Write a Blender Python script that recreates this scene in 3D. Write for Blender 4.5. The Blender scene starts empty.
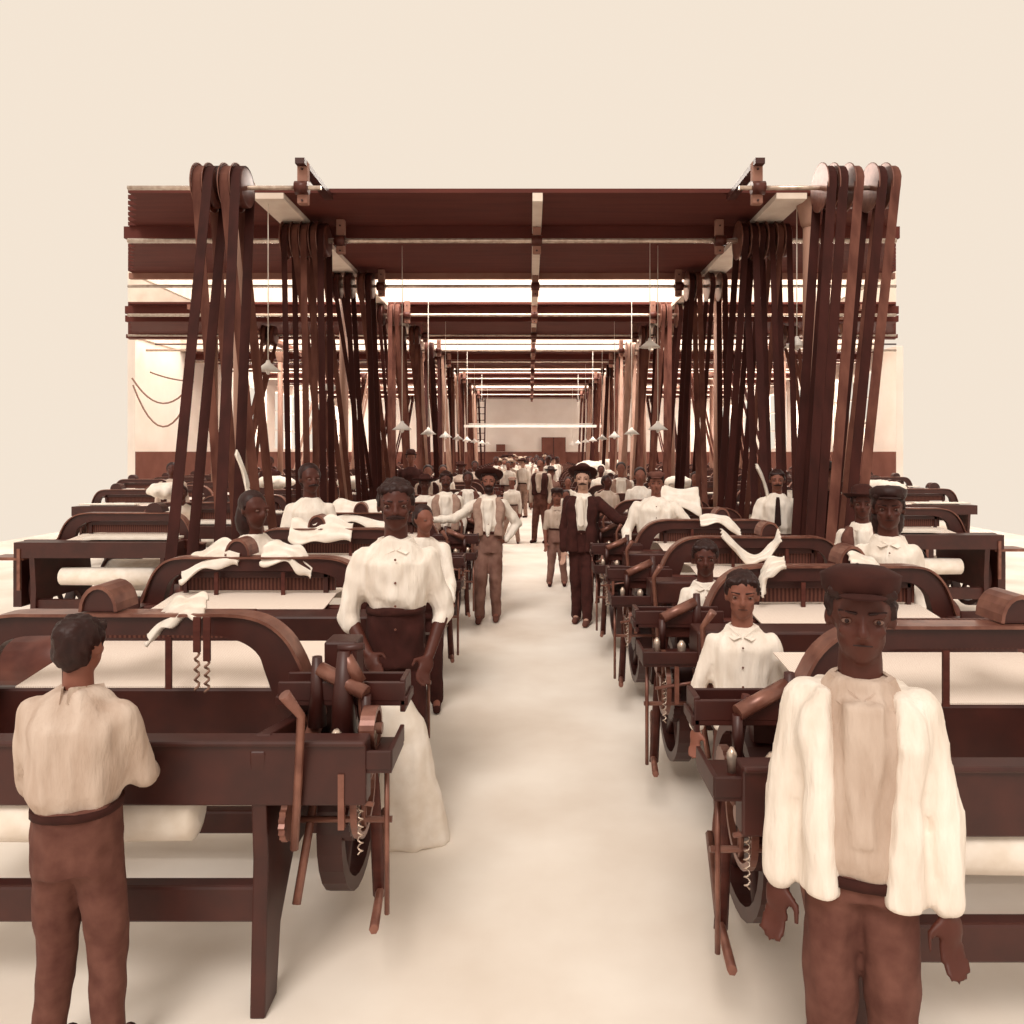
import bpy, bmesh, math, random
from mathutils import Vector, Matrix, noise
random.seed(7)
S = bpy.context.scene
COL = S.collection
PI = math.pi
F = 760.0; CX = 530.0; CY = 452.0; H = 1.83      # focal length in px, vanishing point, camera height

# ------------------------------------------------------------------ materials
def mat(name, c1, c2=None, rough=0.7, metal=0.0, scale=6.0, kind='noise', bump=0.0, detail=4, stretch=(1, 1, 1), spec=0.3):
    m = bpy.data.materials.new(name); m.use_nodes = True
    nt = m.node_tree; N = nt.nodes; L = nt.links
    b = N['Principled BSDF']
    b.inputs['Roughness'].default_value = rough; b.inputs['Metallic'].default_value = metal
    b.inputs['Specular IOR Level'].default_value = spec
    c2 = c2 or tuple(x * 0.75 for x in c1)
    tc = N.new('ShaderNodeTexCoord'); mp = N.new('ShaderNodeMapping'); mp.inputs['Scale'].default_value = stretch
    L.new(tc.outputs['Object'], mp.inputs['Vector'])
    if kind == 'wave':
        t = N.new('ShaderNodeTexWave'); t.bands_direction = 'X'; t.inputs['Scale'].default_value = scale
        t.inputs['Distortion'].default_value = 0.8; t.inputs['Detail Scale'].default_value = 3; out = t.outputs['Fac']
    elif kind == 'brick':
        t = N.new('ShaderNodeTexBrick'); t.inputs['Scale'].default_value = scale
        t.inputs['Color1'].default_value = (1, 1, 1, 1); t.inputs['Color2'].default_value = (.75, .75, .75, 1)
        t.inputs['Mortar'].default_value = (0, 0, 0, 1); t.inputs['Mortar Size'].default_value = .006
        t.inputs['Brick Width'].default_value = 3.0; t.inputs['Row Height'].default_value = .14; out = t.outputs['Color']
    else:
        t = N.new('ShaderNodeTexNoise'); t.inputs['Scale'].default_value = scale; t.inputs['Detail'].default_value = detail
        out = t.outputs['Fac']
    L.new(mp.outputs['Vector'], t.inputs['Vector'])
    r = N.new('ShaderNodeValToRGB'); r.color_ramp.elements[0].position = .3; r.color_ramp.elements[1].position = .7
    r.color_ramp.elements[0].color = (*c2, 1); r.color_ramp.elements[1].color = (*c1, 1)
    L.new(out, r.inputs['Fac']); L.new(r.outputs['Color'], b.inputs['Base Color'])
    if bump:
        bp = N.new('ShaderNodeBump'); bp.inputs['Strength'].default_value = bump; bp.inputs['Distance'].default_value = .02 if bump >= 1 else .01
        L.new(out, bp.inputs['Height']); L.new(bp.outputs['Normal'], b.inputs['Normal'])
    return m

M = dict(
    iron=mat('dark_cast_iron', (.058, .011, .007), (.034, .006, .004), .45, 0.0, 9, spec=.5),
    iron_lit=mat('lit_iron_edge', (.27, .115, .08), (.13, .042, .028), .35, .3, 14, spec=.6),  # lighter copy of the iron, light on its edges put into the colour
    steel=mat('polished_steel', (.75, .62, .52), (.5, .36, .28), .25, .6, 20),
    wood=mat('dark_wood', (.10, .024, .016), (.06, .012, .008), .6, 0, 5, stretch=(1, 6, 6)),
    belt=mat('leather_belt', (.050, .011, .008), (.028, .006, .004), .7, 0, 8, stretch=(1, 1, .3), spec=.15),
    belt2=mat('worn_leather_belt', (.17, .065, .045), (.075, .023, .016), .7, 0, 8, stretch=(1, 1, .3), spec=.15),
    sunlit_belt=mat('sunlit_pale_belt', (.48, .30, .23), (.33, .18, .13), .5, 0, 8, stretch=(1, 1, .3)),  # sun falling on the far belts put into the belt colour
    heddle=mat('heddle_frames', (.12, .04, .027), (.05, .012, .008), .6, 0, 14, kind='wave'),
    pulley=mat('pulley_iron', (.13, .04, .028), (.06, .013, .009), .4, .1, 7),
    cloth=mat('white_cloth', (.90, .82, .74), (.78, .68, .58), .9, 0, 12, bump=.3),
    warp=mat('cotton_warp', (.92, .83, .74), (.62, .47, .39), .8, 0, 46, kind='wave'),
    shirt=mat('white_cotton_shirt', (.90, .82, .74), (.74, .64, .55), .9, 0, 17, bump=1.0, stretch=(1, 1, .22)),
    shirt2=mat('grey_cotton_shirt', (.62, .50, .42), (.44, .32, .25), .9, 0, 17, bump=1.0, stretch=(1, 1, .22)),
    shirt3=mat('checked_shirt', (.50, .36, .29), (.34, .22, .17), .9, 0, 60, kind='wave', bump=.3),
    dark=mat('dark_wool', (.055, .013, .010), (.032, .007, .005), .9, 0, 12, bump=.3),
    brown=mat('brown_wool', (.16, .065, .048), (.09, .03, .022), .9, 0, 14, bump=.3),
    denim=mat('faded_work_trousers', (.26, .14, .11), (.13, .055, .04), .9, 0, 7, bump=.4),
    vest=mat('grey_wool_waistcoat', (.42, .28, .22), (.30, .18, .14), .9, 0, 20, bump=.3),
    skin=mat('tanned_skin', (.26, .10, .068), (.19, .065, .042), .55, 0, 8),
    skin_d=mat('shaded_brown_skin', (.095, .026, .017), (.065, .016, .010), .5, 0, 8),
    skin_l=mat('fair_skin', (.56, .34, .26), (.44, .24, .17), .6, 0, 8),
    hair=mat('black_hair', (.028, .006, .004), (.016, .003, .002), .5, 0, 30, bump=.5),
    felt=mat('dark_felt', (.05, .012, .008), (.03, .006, .004), .9, 0, 15),
    straw=mat('pale_straw', (.60, .46, .36), (.45, .32, .24), .9, 0, 30),
    eye=mat('eye_white', (.20, .11, .085), (.17, .09, .07), .3, 0, 5),
    pupil=mat('eye_pupil', (.02, .005, .004), (.02, .005, .004), .2, 0, 5),
    floor=mat('worn_pale_floor', (.93, .86, .78), (.74, .64, .55), .85, 0, 1.1, detail=9, bump=.1),
    wall=mat('white_limewash', (.88, .78, .70), (.80, .69, .60), .9, 0, 1.2, detail=6),
    dado=mat('dark_painted_dado', (.20, .075, .052), (.15, .05, .034), .7, 0, 2),
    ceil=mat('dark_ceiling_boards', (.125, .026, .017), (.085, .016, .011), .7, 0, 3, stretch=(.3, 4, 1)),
    beam=mat('painted_beam', (.34, .17, .125), (.26, .115, .082), .7, 0, 3),
    pale=mat('pale_paint', (.86, .74, .64), (.74, .60, .50), .7, 0, 4),
    col=mat('column_paint', (.40, .23, .17), (.28, .14, .10), .5, 0, 4, stretch=(1, 1, .2)),
    shade=mat('enamel_shade', (.95, .90, .84), (.9, .82, .75), .3, 0, 5),
    rope=mat('cord', (.32, .19, .14), (.2, .1, .07), .8, 0, 30),
)

# ------------------------------------------------------------------ mesh builder
class MB:
    def __init__(s): s.bm = bmesh.new(); s.mi = 0
    def _faces(s, fs, smooth=False):
        for f in fs:
            f.material_index = s.mi; f.smooth = smooth
    def box(s, c, d, rot=None, taper=1.0):
        x, y, z = [q / 2 for q in d]
        vs = []
        for k in (-1, 1):
            t = taper if k == 1 else 1
            for a, b in ((-1, -1), (1, -1), (1, 1), (-1, 1)):
                v = Vector((a * x * t, b * y * t, k * z))
                if rot: v = rot @ v
                vs.append(s.bm.verts.new(v + Vector(c)))
        idx = [(3, 2, 1, 0), (4, 5, 6, 7), (0, 1, 5, 4), (1, 2, 6, 5), (2, 3, 7, 6), (3, 0, 4, 7)]
        s._faces([s.bm.faces.new([vs[i] for i in q]) for q in idx]); return s
    def loft(s, rings, closed=True, caps=True, smooth=True):
        R = [[s.bm.verts.new(p) for p in r] for r in rings]; n = len(R[0]); fs = []
        for a, b in zip(R, R[1:]):
            for i in range(n if closed else n - 1):
                j = (i + 1) % n
                fs.append(s.bm.faces.new((a[i], a[j], b[j], b[i])))
        s._faces(fs, smooth)
        if caps:
            s._faces([s.bm.faces.new(list(reversed(R[0]))), s.bm.faces.new(R[-1])])
        return s
    def tube(s, pts, r, seg=8):
        pts = [Vector(p) for p in pts]; rs = r if isinstance(r, (list, tuple)) else [r] * len(pts)
        rings = []; up = None
        for i, p in enumerate(pts):
            d = (pts[min(i + 1, len(pts) - 1)] - pts[max(i - 1, 0)]).normalized()
            if up is None: up = Vector((0, 0, 1)) if abs(d.z) < .9 else Vector((0, 1, 0))
            a = d.cross(up).normalized(); b = a.cross(d).normalized(); up = b
            rings.append([p + (a * math.cos(2 * PI * k / seg) + b * math.sin(2 * PI * k / seg)) * rs[i] for k in range(seg)])
        return s.loft(rings)
    def lathe(s, prof, o=(0, 0, 0), axis='z', seg=20):
        o = Vector(o); rings = []
        for r, h in prof:
            ring = []
            for k in range(seg):
                a = 2 * PI * k / seg; c, d = r * math.cos(a), r * math.sin(a)
                v = {'z': Vector((c, d, h)), 'x': Vector((h, c, d)), 'y': Vector((d, h, c))}[axis]
                ring.append(o + v)
            rings.append(ring)
        return s.loft(rings)
    def prism(s, poly, t0, t1, axis='y'):
        # poly of (a,b): axis y -> (x,z), axis x -> (y,z)
        def P(a, b, t): return (a, t, b) if axis == 'y' else ((t, a, b) if axis == 'x' else (a, b, t))
        A = [s.bm.verts.new(P(a, b, t0)) for a, b in poly]; B = [s.bm.verts.new(P(a, b, t1)) for a, b in poly]
        fs = [s.bm.faces.new(A), s.bm.faces.new(list(reversed(B)))]; n = len(poly)
        for i in range(n):
            j = (i + 1) % n; fs.append(s.bm.faces.new((A[j], A[i], B[i], B[j])))
        s._faces(fs); return s
    def ribbon(s, pts, half, t0, t1, axis='y'):
        # band of varying half-width along a 2D path, extruded from t0 to t1
        L_, R_ = [], []
        for i, p in enumerate(pts):
            a = pts[max(i - 1, 0)]; b = pts[min(i + 1, len(pts) - 1)]
            dx, dz = b[0] - a[0], b[1] - a[1]; q = math.hypot(dx, dz) or 1
            h = half[i] if isinstance(half, (list, tuple)) else half
            L_.append((p[0] - dz / q * h, p[1] + dx / q * h)); R_.append((p[0] + dz / q * h, p[1] - dx / q * h))
        for i in range(len(pts) - 1):
            s.prism([L_[i], L_[i + 1], R_[i + 1], R_[i]], t0, t1, axis)
        return s
    def wheel(s, o, r, rim=.02, w=.03, spokes=6, hub=.04, axis='x', seg=28):
        prof = [(r - rim, -w / 2), (r, -w / 2), (r, w / 2), (r - rim, w / 2), (r - rim, -w / 2)]
        o = Vector(o); rings = []
        for rr, h in prof:
            rings.append([o + (Vector((h, rr * math.cos(2 * PI * k / seg), rr * math.sin(2 * PI * k / seg))) if axis == 'x' else
                               Vector((rr * math.cos(2 * PI * k / seg), h, rr * math.sin(2 * PI * k / seg)))) for k in range(seg)])
        s.loft(rings, caps=False, smooth=False)
        s.lathe([(hub, -w * .8), (hub, w * .8)], o, axis, 12)
        for k in range(spokes):
            a = PI * 2 * k / spokes; e = Vector((0, math.cos(a), math.sin(a))) if axis == 'x' else Vector((math.cos(a), 0, math.sin(a)))
            s.tube([o + e * hub * .8, o + e * (r - rim * .5)], rim * .5, 6)
        return s
    def gear(s, o, r, w=.03, teeth=24, axis='x'):
        poly = []
        for k in range(teeth * 2):
            rr = r if (k // 1) % 2 == 0 else r * .9
            a = PI * k / teeth; poly.append((o[1] + rr * math.cos(a), o[2] + rr * math.sin(a)))
        return s.prism(poly, o[0] - w / 2, o[0] + w / 2, 'x')
    def ell(s, c, r, seg=12, rot=None):
        c = Vector(c); rings = []
        for i in range(seg // 2 + 1):
            th = PI * i / (seg // 2); th = min(max(th, .05), PI - .05)
            ring = []
            for k in range(seg):
                v = Vector((r[0] * math.sin(th) * math.cos(2 * PI * k / seg), r[1] * math.sin(th) * math.sin(2 * PI * k / seg), -r[2] * math.cos(th)))
                if rot: v = rot @ v
                ring.append(c + v)
            rings.append(ring)
        return s.loft(rings)
    def cap(s, p0, p1, r0, r1, seg=10):
        p0, p1 = Vector(p0), Vector(p1); d = (p1 - p0); L = d.length
        if L < 1e-6: return s.ell(p0, (r0,) * 3)
        d /= L; ts = []
        for a in (-80, -50, -20): ts.append((r0 * math.sin(math.radians(a)), r0 * math.cos(math.radians(a))))
        ts.append((0, r0)); ts.append((L, r1))
        for a in (20, 50, 80): ts.append((L + r1 * math.sin(math.radians(a)), r1 * math.cos(math.radians(a))))
        up = Vector((0, 0, 1)) if abs(d.z) < .9 else Vector((0, 1, 0))
        a = d.cross(up).normalized(); b = a.cross(d)
        return s.loft([[p0 + d * t + (a * math.cos(2 * PI * k / seg) + b * math.sin(2 * PI * k / seg)) * r for k in range(seg)] for t, r in ts])
    def stack(s, rows, seg=20, pw=2.3):
        # rows: (cx, cy, z, half width, half depth) -> closed super-ellipse loft
        rings = []
        for cx, cy, z, w, d in rows:
            ring = []
            for k in range(seg):
                a = 2 * PI * k / seg; c, q = math.cos(a), math.sin(a)
                ring.append(Vector((cx + w * math.copysign(abs(c) ** (2 / pw), c), cy + d * math.copysign(abs(q) ** (2 / pw), q), z)))
            rings.append(ring)
        return s.loft(rings)
    def build(s, name, mats, parent=None, loc=None, bevel=0, fix=True):
        if fix: bmesh.ops.recalc_face_normals(s.bm, faces=s.bm.faces)
        me = bpy.data.meshes.new(name); s.bm.to_mesh(me); s.bm.free()
        for m in (mats if isinstance(mats, (list, tuple)) else [mats]): me.materials.append(M[m] if isinstance(m, str) else m)
        o = bpy.data.objects.new(name, me); COL.objects.link(o)
        if parent: o.parent = parent
        if loc: o.location = loc
        if bevel:
            b = o.modifiers.new('bevel', 'BEVEL'); b.width = bevel; b.segments = 2; b.limit_method = 'ANGLE'
        return o

def voxel(mb, size, smooth=2, noise_amp=0, noise_scale=9.0):
    me = bpy.data.meshes.new('tmp')
    bmesh.ops.recalc_face_normals(mb.bm, faces=mb.bm.faces); mb.bm.to_mesh(me); mb.bm.free()
    o = bpy.data.objects.new('tmp', me); COL.objects.link(o)
    r = o.modifiers.new('r', 'REMESH'); r.mode = 'VOXEL'; r.voxel_size = size; r.use_smooth_shade = True
    if smooth:
        q = o.modifiers.new('s', 'SMOOTH'); q.iterations = smooth; q.factor = .5
    dg = bpy.context.evaluated_depsgraph_get(); dg.update()
    out = bpy.data.meshes.new_from_object(o.evaluated_get(dg))
    bpy.data.objects.remove(o); bpy.data.meshes.remove(me)
    if noise_amp:
        nr = [v.normal.copy() for v in out.vertices]
        for v, n in zip(out.vertices, nr):
            p = v.co
            k = noise.noise(Vector((p.x * noise_scale * 1.6, p.y * noise_scale * 1.6, p.z * noise_scale * .6)))
            k += .5 * noise.noise(Vector((p.x * noise_scale * 3, p.y * noise_scale * 3 + 5, p.z * noise_scale * 1.7)))
            v.co = p + n * noise_amp * k
    for p in out.polygons: p.use_smooth = True
    return out

def obj_me(name, me, mats, parent=None):
    me.name = name; me.materials.clear()
    for m in (mats if isinstance(mats, (list, tuple)) else [mats]): me.materials.append(M[m])
    o = bpy.data.objects.new(name, me); COL.objects.link(o)
    if parent: o.parent = parent
    return o

def tag(o, label, cat, group=None, kind=None):
    o['label'] = label; o['category'] = cat
    if group: o['group'] = group
    if kind: o['kind'] = kind
    return o
def thing(name, label, cat, loc=(0, 0, 0), group=None):
    o = bpy.data.objects.new(name, None); COL.objects.link(o); o.location = loc; o.empty_display_size = .1
    return tag(o, label, cat, group)
def struct(name, mb, m, label=None, bevel=0):
    o = mb.build(name, m, bevel=bevel); o['kind'] = 'structure'
    if label: o['label'] = label
    return o
KIDS = {}
def dup(root, loc, label=None, group=None):
    r = root.copy(); COL.objects.link(r); r.location = loc
    if label: r['label'] = label
    if group: r['group'] = group
    for ch in root.children:
        c = ch.copy(); COL.objects.link(c); c.parent = r
        for g in ch.children:
            d = g.copy(); COL.objects.link(d); d.parent = c
    return r
ORD = ['first', 'second', 'third', 'fourth', 'fifth', 'sixth', 'seventh', 'eighth', 'ninth', 'tenth', 'eleventh', 'twelfth',
       'thirteenth', 'fourteenth', 'fifteenth', 'sixteenth', 'seventeenth', 'eighteenth', 'nineteenth', 'twentieth']
def XL(Y): return -402 / F * Y       # how far the photo sees sideways at a depth
def XR(Y): return 366 / F * Y

# ------------------------------------------------------------------ camera, world, light
cam = bpy.data.cameras.new('camera'); co = bpy.data.objects.new('camera', cam); COL.objects.link(co)
co.location = (0, 0, H); co.rotation_euler = (PI / 2, 0, 0)
cam.sensor_width = 36; cam.lens = F / 1024 * 36
cam.shift_x = -(CX - 512) / 1024; cam.shift_y = -(512 - CY) / 1024
cam.clip_start = .05; cam.clip_end = 200
S.camera = co
w = bpy.data.worlds.new('sky'); S.world = w; w.use_nodes = True
bg = w.node_tree.nodes['Background']; bg.inputs['Color'].default_value = (.905, .785, .655, 1); bg.inputs['Strength'].default_value = 1.0
S.view_settings.view_transform = 'Standard'; S.view_settings.look = 'None'; S.view_settings.gamma = 1; S.view_settings.exposure = 0
sun = bpy.data.lights.new('sun', 'SUN'); sun.energy = 2.0; sun.angle = math.radians(25); sun.color = (1, .93, .86)
so = bpy.data.objects.new('sun', sun); COL.objects.link(so); so.rotation_euler = (math.radians(38), math.radians(-12), 0)

def area(loc, rot, sx, sy, p):
    l = bpy.data.lights.new('daylight', 'AREA'); l.shape = 'RECTANGLE'; l.size = sx; l.size_y = sy; l.energy = p; l.color = (1, .90, .80)
    o = bpy.data.objects.new('daylight', l); COL.objects.link(o); o.location = loc; o.rotation_euler = rot
for a, b in ((13.1, 15.8), (20.1, 23.0), (27.1, 30.0), (34.1, 37.0)):           # daylight falling through the roof lights
    wd = min(2 * F and 20, 2 * 366 / F * a)
    area((0, (a + b) / 2, 7.0), (0, 0, 0), wd, b - a, 26 * wd * (b - a))
for sx in (-1, 1):                                                               # daylight from the tall side windows
    area((sx * 11.6, 33.5, 3.6), (0, sx * PI / 2, 0), 3.4, 20, 2600)
# ------------------------------------------------------------------ the hall
YE = 43.0; ZC = H + 3.07; XW = 10.6
struct('floor', MB().box((0, YE / 2 + .2, -.05), (2 * XW + .4, YE + .4 - .0, .1)), 'floor', 'pale worn mill floor')
soff = [(9.0, 13.1), (15.8, 20.1), (23.0, 27.1), (30.0, 34.1), (37.0, YE)]
mbc = MB(); up = MB(); lip = MB()
for a, b in soff:
    n = max(1, int(round((b - a) / .22))); st = (b - a) / n
    for i in range(n):
        y0 = a + i * st; l = max(XL(y0), -XW); r = min(XR(y0), XW)
        mbc.box(((l + r) / 2, y0 + st / 2, ZC + .025), (r - l, st + .002, .05))
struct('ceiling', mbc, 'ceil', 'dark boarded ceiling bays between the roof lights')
for i, (a, b) in enumerate(soff):
    l = max(XL(a), -XW); r = min(XR(a), XW)
    if i: # white upstand of the roof light, seen across the opening
        struct('trim_%d' % (i), MB().box(((l + r) / 2, a + .04, ZC + .7), (r - l, .08, 1.4)), 'pale', 'white upstand wall of a roof light')
    lb = max(XL(b - .1), -XW); rb = min(XR(b - .1), XW)
    if i < 4:
        struct('trim_%d' % (i + 10), MB().box(((lb + rb) / 2, b - .04, ZC - .05), (rb - lb, .08, .10)), 'beam', 'pale edge board of a ceiling bay')
        # side cheeks of the roof light opening
        struct('trim_%d' % (i + 20), MB().box((lb, (b + soff[i + 1][0]) / 2, ZC + .5), (.08, 2.7, 1.0)).box((rb, (b + soff[i + 1][0]) / 2, ZC + .5), (.08, 2.7, 1.0)), 'pale', 'white cheek walls of a roof light')
# cross beams under the boards
bi = 0
for yb, d, wd in ((10.45, .16, .22), (16.1, .16, .25), (17.2, .14, .25), (19.9, .1, .2), (24.0, .16, .3), (25.3, .14, .3), (30.3, .16, .3), (32.4, .14, .3), (38.0, .16, .3), (41, .14, .3)):
    l = max(XL(yb), -XW); r = min(XR(yb), XW); bi += 1
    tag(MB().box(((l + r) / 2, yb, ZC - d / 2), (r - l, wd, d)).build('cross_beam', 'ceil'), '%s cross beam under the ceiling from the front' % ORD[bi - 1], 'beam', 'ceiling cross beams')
# long beams carrying the ceiling
for sx, side in ((-1, 'left'), (1, 'right')):
    a = MB().box((sx * 3.1, (9.0 + YE) / 2, ZC - .035), (.36, YE - 9.0, .07)).build('long_beam', 'pale')  # lit side of the beam put into its pale colour
    tag(a, 'long roof beam, lit side coloured pale, running away above the %s row of pulleys' % side, 'beam', 'long roof beams')
    a = MB().box((sx * 7.0, (15.8 + YE) / 2, ZC - .05), (.26, YE - 15.8, .10)).build('long_beam', 'beam')
    tag(a, 'outer long roof beam nearer the %s side wall' % side, 'beam', 'long roof beams')
tag(MB().box((.09, (9.0 + YE) / 2, ZC - .05), (.12, YE - 9.0, .10)).build('long_beam', 'pale'), 'narrow pale timber running down the middle of the ceiling', 'beam')
# far wall
struct('wall_back', MB().box((0, YE + .1, ZC / 2), (2 * XW + .4, .2, ZC)), 'wall', 'white far end wall')
struct('trim_30', MB().box((0, YE - .02, .91), (2 * XW, .04, 1.86)), 'dado', 'dark dado on the far wall')
d = thing('wooden_door', 'dark square-topped double door in the far end wall right of centre', 'door', (1.33, YE - .1, 0))
MB().box((0, 0, 1.33), (1.36, .06, 2.66)).build('panel', 'dado', d); MB().box((0, -.04, 1.33), (.04, .03, 2.66)).build('stile', 'iron', d)
tag(MB().box((0, 0, .2), (.5, .3, .4)).build('wall_box', 'dado', loc=(-1.65, YE - .2, 1.86)), 'small dark box low on the far wall left of the aisle', 'box')
# side walls with tall windows
def side_wall(sx, name, wins, y0=20.1):
    x = sx * (XW + .1); mb = MB(); y = y0
    zs, zt = 1.95, 4.35
    for a, b in wins:
        mb.box((x, (y + a) / 2, ZC / 2), (.2, a - y, ZC))
        mb.box((x, (a + b) / 2, zs / 2), (.2, b - a, zs)); mb.box((x, (a + b) / 2, (zt + ZC) / 2), (.2, b - a, ZC - zt)); y = b
    mb.box((x, (y + YE) / 2, ZC / 2), (.2, YE - y, ZC))
    struct('wall_' + name, mb, 'wall', 'white %s side wall' % name)
    struct('trim_%d' % (31 if sx < 0 else 32), MB().box((sx * (XW - .02), (y0 + YE) / 2, .91), (.04, YE - y0, 1.86)), 'dado', 'dark dado on the %s wall' % name)
    for k, (a, b) in enumerate(wins):
        m = MB(); n = 4
        for i in range(n + 1): m.box((x, a + (b - a) * i / n, (zs + zt) / 2), (.06, .06, zt - zs))
        for j in range(4): m.box((x, (a + b) / 2, zs + (zt - zs) * j / 3), (.06, b - a, .05))
        struct('window_%d' % (k + 1 if sx < 0 else k + 11), m, 'pale', 'tall bright window in the %s wall' % name)
side_wall(-1, 'left', y0=20.4, wins=[(27.3, 30.6), (31.6, 34.9), (35.9, 39.2), (40, 42.6)])
side_wall(1, 'right', y0=22.0, wins=[(23.6, 26.6), (27.4, 30.6), (31.4, 34.8), (35.6, 39.0), (39.8, 42.6)])
# columns
for k in range(7):
    for sx, side in ((-1, 'left'), (1, 'right')):
        Y = 8.67 + 4.8 * k if sx < 0 else 9.25 + 4.5 * k
        x = -3.3 if sx < 0 else 3.4
        t = thing('iron_column', '%s iron column from the front in the %s line of columns' % (ORD[k], side), 'column', (x, Y, 0), 'iron columns of the hall')
        MB().lathe([(.085, .1), (.075, ZC - .3)]).build('shaft', 'col', t)
        MB().lathe([(.115, 0), (.115, .04), (.09, .1)]).build('base', 'col', t)
        MB().lathe([(.08, ZC - .34), (.10, ZC - .3), (.16, ZC - .02), (.16, ZC - .001)]).build('capital', 'col', t)
        if Y > 16:
            x2 = sx * 7.58
            t2 = dup(t, (x2, Y, 0), 'outer iron column by the %s wall, level with the %s column of the inner line' % (side, ORD[k]))
# line shafts with pulleys and belts
LY = [2.95, 4.52, 6.2, 7.8] + [9.4 + 1.6 * i for i in range(20)]
RY = [2.75, 4.17, 5.6, 7.0, 8.45] + [9.9 + 1.5 * i for i in range(21)]
SY = [8.0, 10.0] + [12.75 + 2.68 * i for i in range(11)]
ZS = H + 2.78; BI = 0
PL = MB().lathe([(.03, -.052), (.19, -.052), (.205, -.047), (.21, 0), (.205, .047), (.19, .052), (.03, .052)], axis='x', seg=28)
pm = PL.build('pulley', 'pulley'); pmesh = pm.data; bpy.data.objects.remove(pm)
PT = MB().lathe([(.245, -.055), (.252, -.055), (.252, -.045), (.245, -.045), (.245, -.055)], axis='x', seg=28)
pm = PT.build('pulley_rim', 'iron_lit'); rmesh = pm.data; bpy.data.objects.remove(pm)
def belt(top, bot, R, r, w, m, label, group):
    T, B = Vector(top), Vector(bot); d = (B - T); d.x = 0; L = d.length; d.normalize(); n = Vector((0, -d.z, d.y))
    if n.y > 0: n = -n
    al = math.acos(max(-1, min(1, (R - r) / L)))
    pts = []
    for i in range(11):
        a = al + (2 * PI - 2 * al) * i / 10
        pts.append(T + (d * math.cos(a) + n * math.sin(a)) * R)
    for i in range(9):
        a = -al + 2 * al * i / 8
        pts.append(B + (d * math.cos(a) + n * math.sin(a)) * r)
    rings = []
    ctr = (T + B) / 2
    for p, c, q in [(p, T if i < 11 else B, R if i < 11 else r) for i, p in enumerate(pts)]:
        o = (p - c); o.x = 0; o.normalize(); p = Vector((c.x, p.y, p.z)); t = .008
        rings.append([p + Vector((-w / 2, 0, 0)), p + Vector((w / 2, 0, 0)), p + Vector((w / 2, 0, 0)) + o * t, p + Vector((-w / 2, 0, 0)) + o * t])
    rings.append(rings[0])
    mb = MB(); mb.loft([[v - T for v in r_] for r_ in rings], caps=False, smooth=False)
    bmesh.ops.remove_doubles(mb.bm, verts=mb.bm.verts, dist=1e-5)
    return tag(mb.build('drive_belt', m, loc=T), label, 'belt', group)
def hanger(x, Y, zt, label):
    t = thing('shaft_hanger', label, 'hanger', (x, Y, zt), 'hangers of the line shafts')
    if Y < 9:
        MB().box((0, .5, -.03), (.10, 1.16, .06)).build('arm', 'iron', t)
    dz = ZS - zt
    MB().box((-.0, .05, dz / 2 - .08), (.11, .09, abs(dz) + .16)).build('drop_bracket', 'beam', t, bevel=.01)
    MB().lathe([(.07, -.07), (.07, .07)], (0, 0, dz), 'x', 14).build('bearing', 'pulley', t)
    MB().lathe([(.012, 0), (.012, .02)], (0, -.01, dz - .13), 'y', 8).lathe([(.012, 0), (.012, .02)], (0, -.01, dz + .2), 'y', 8).build('bolt', 'iron', t)
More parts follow.
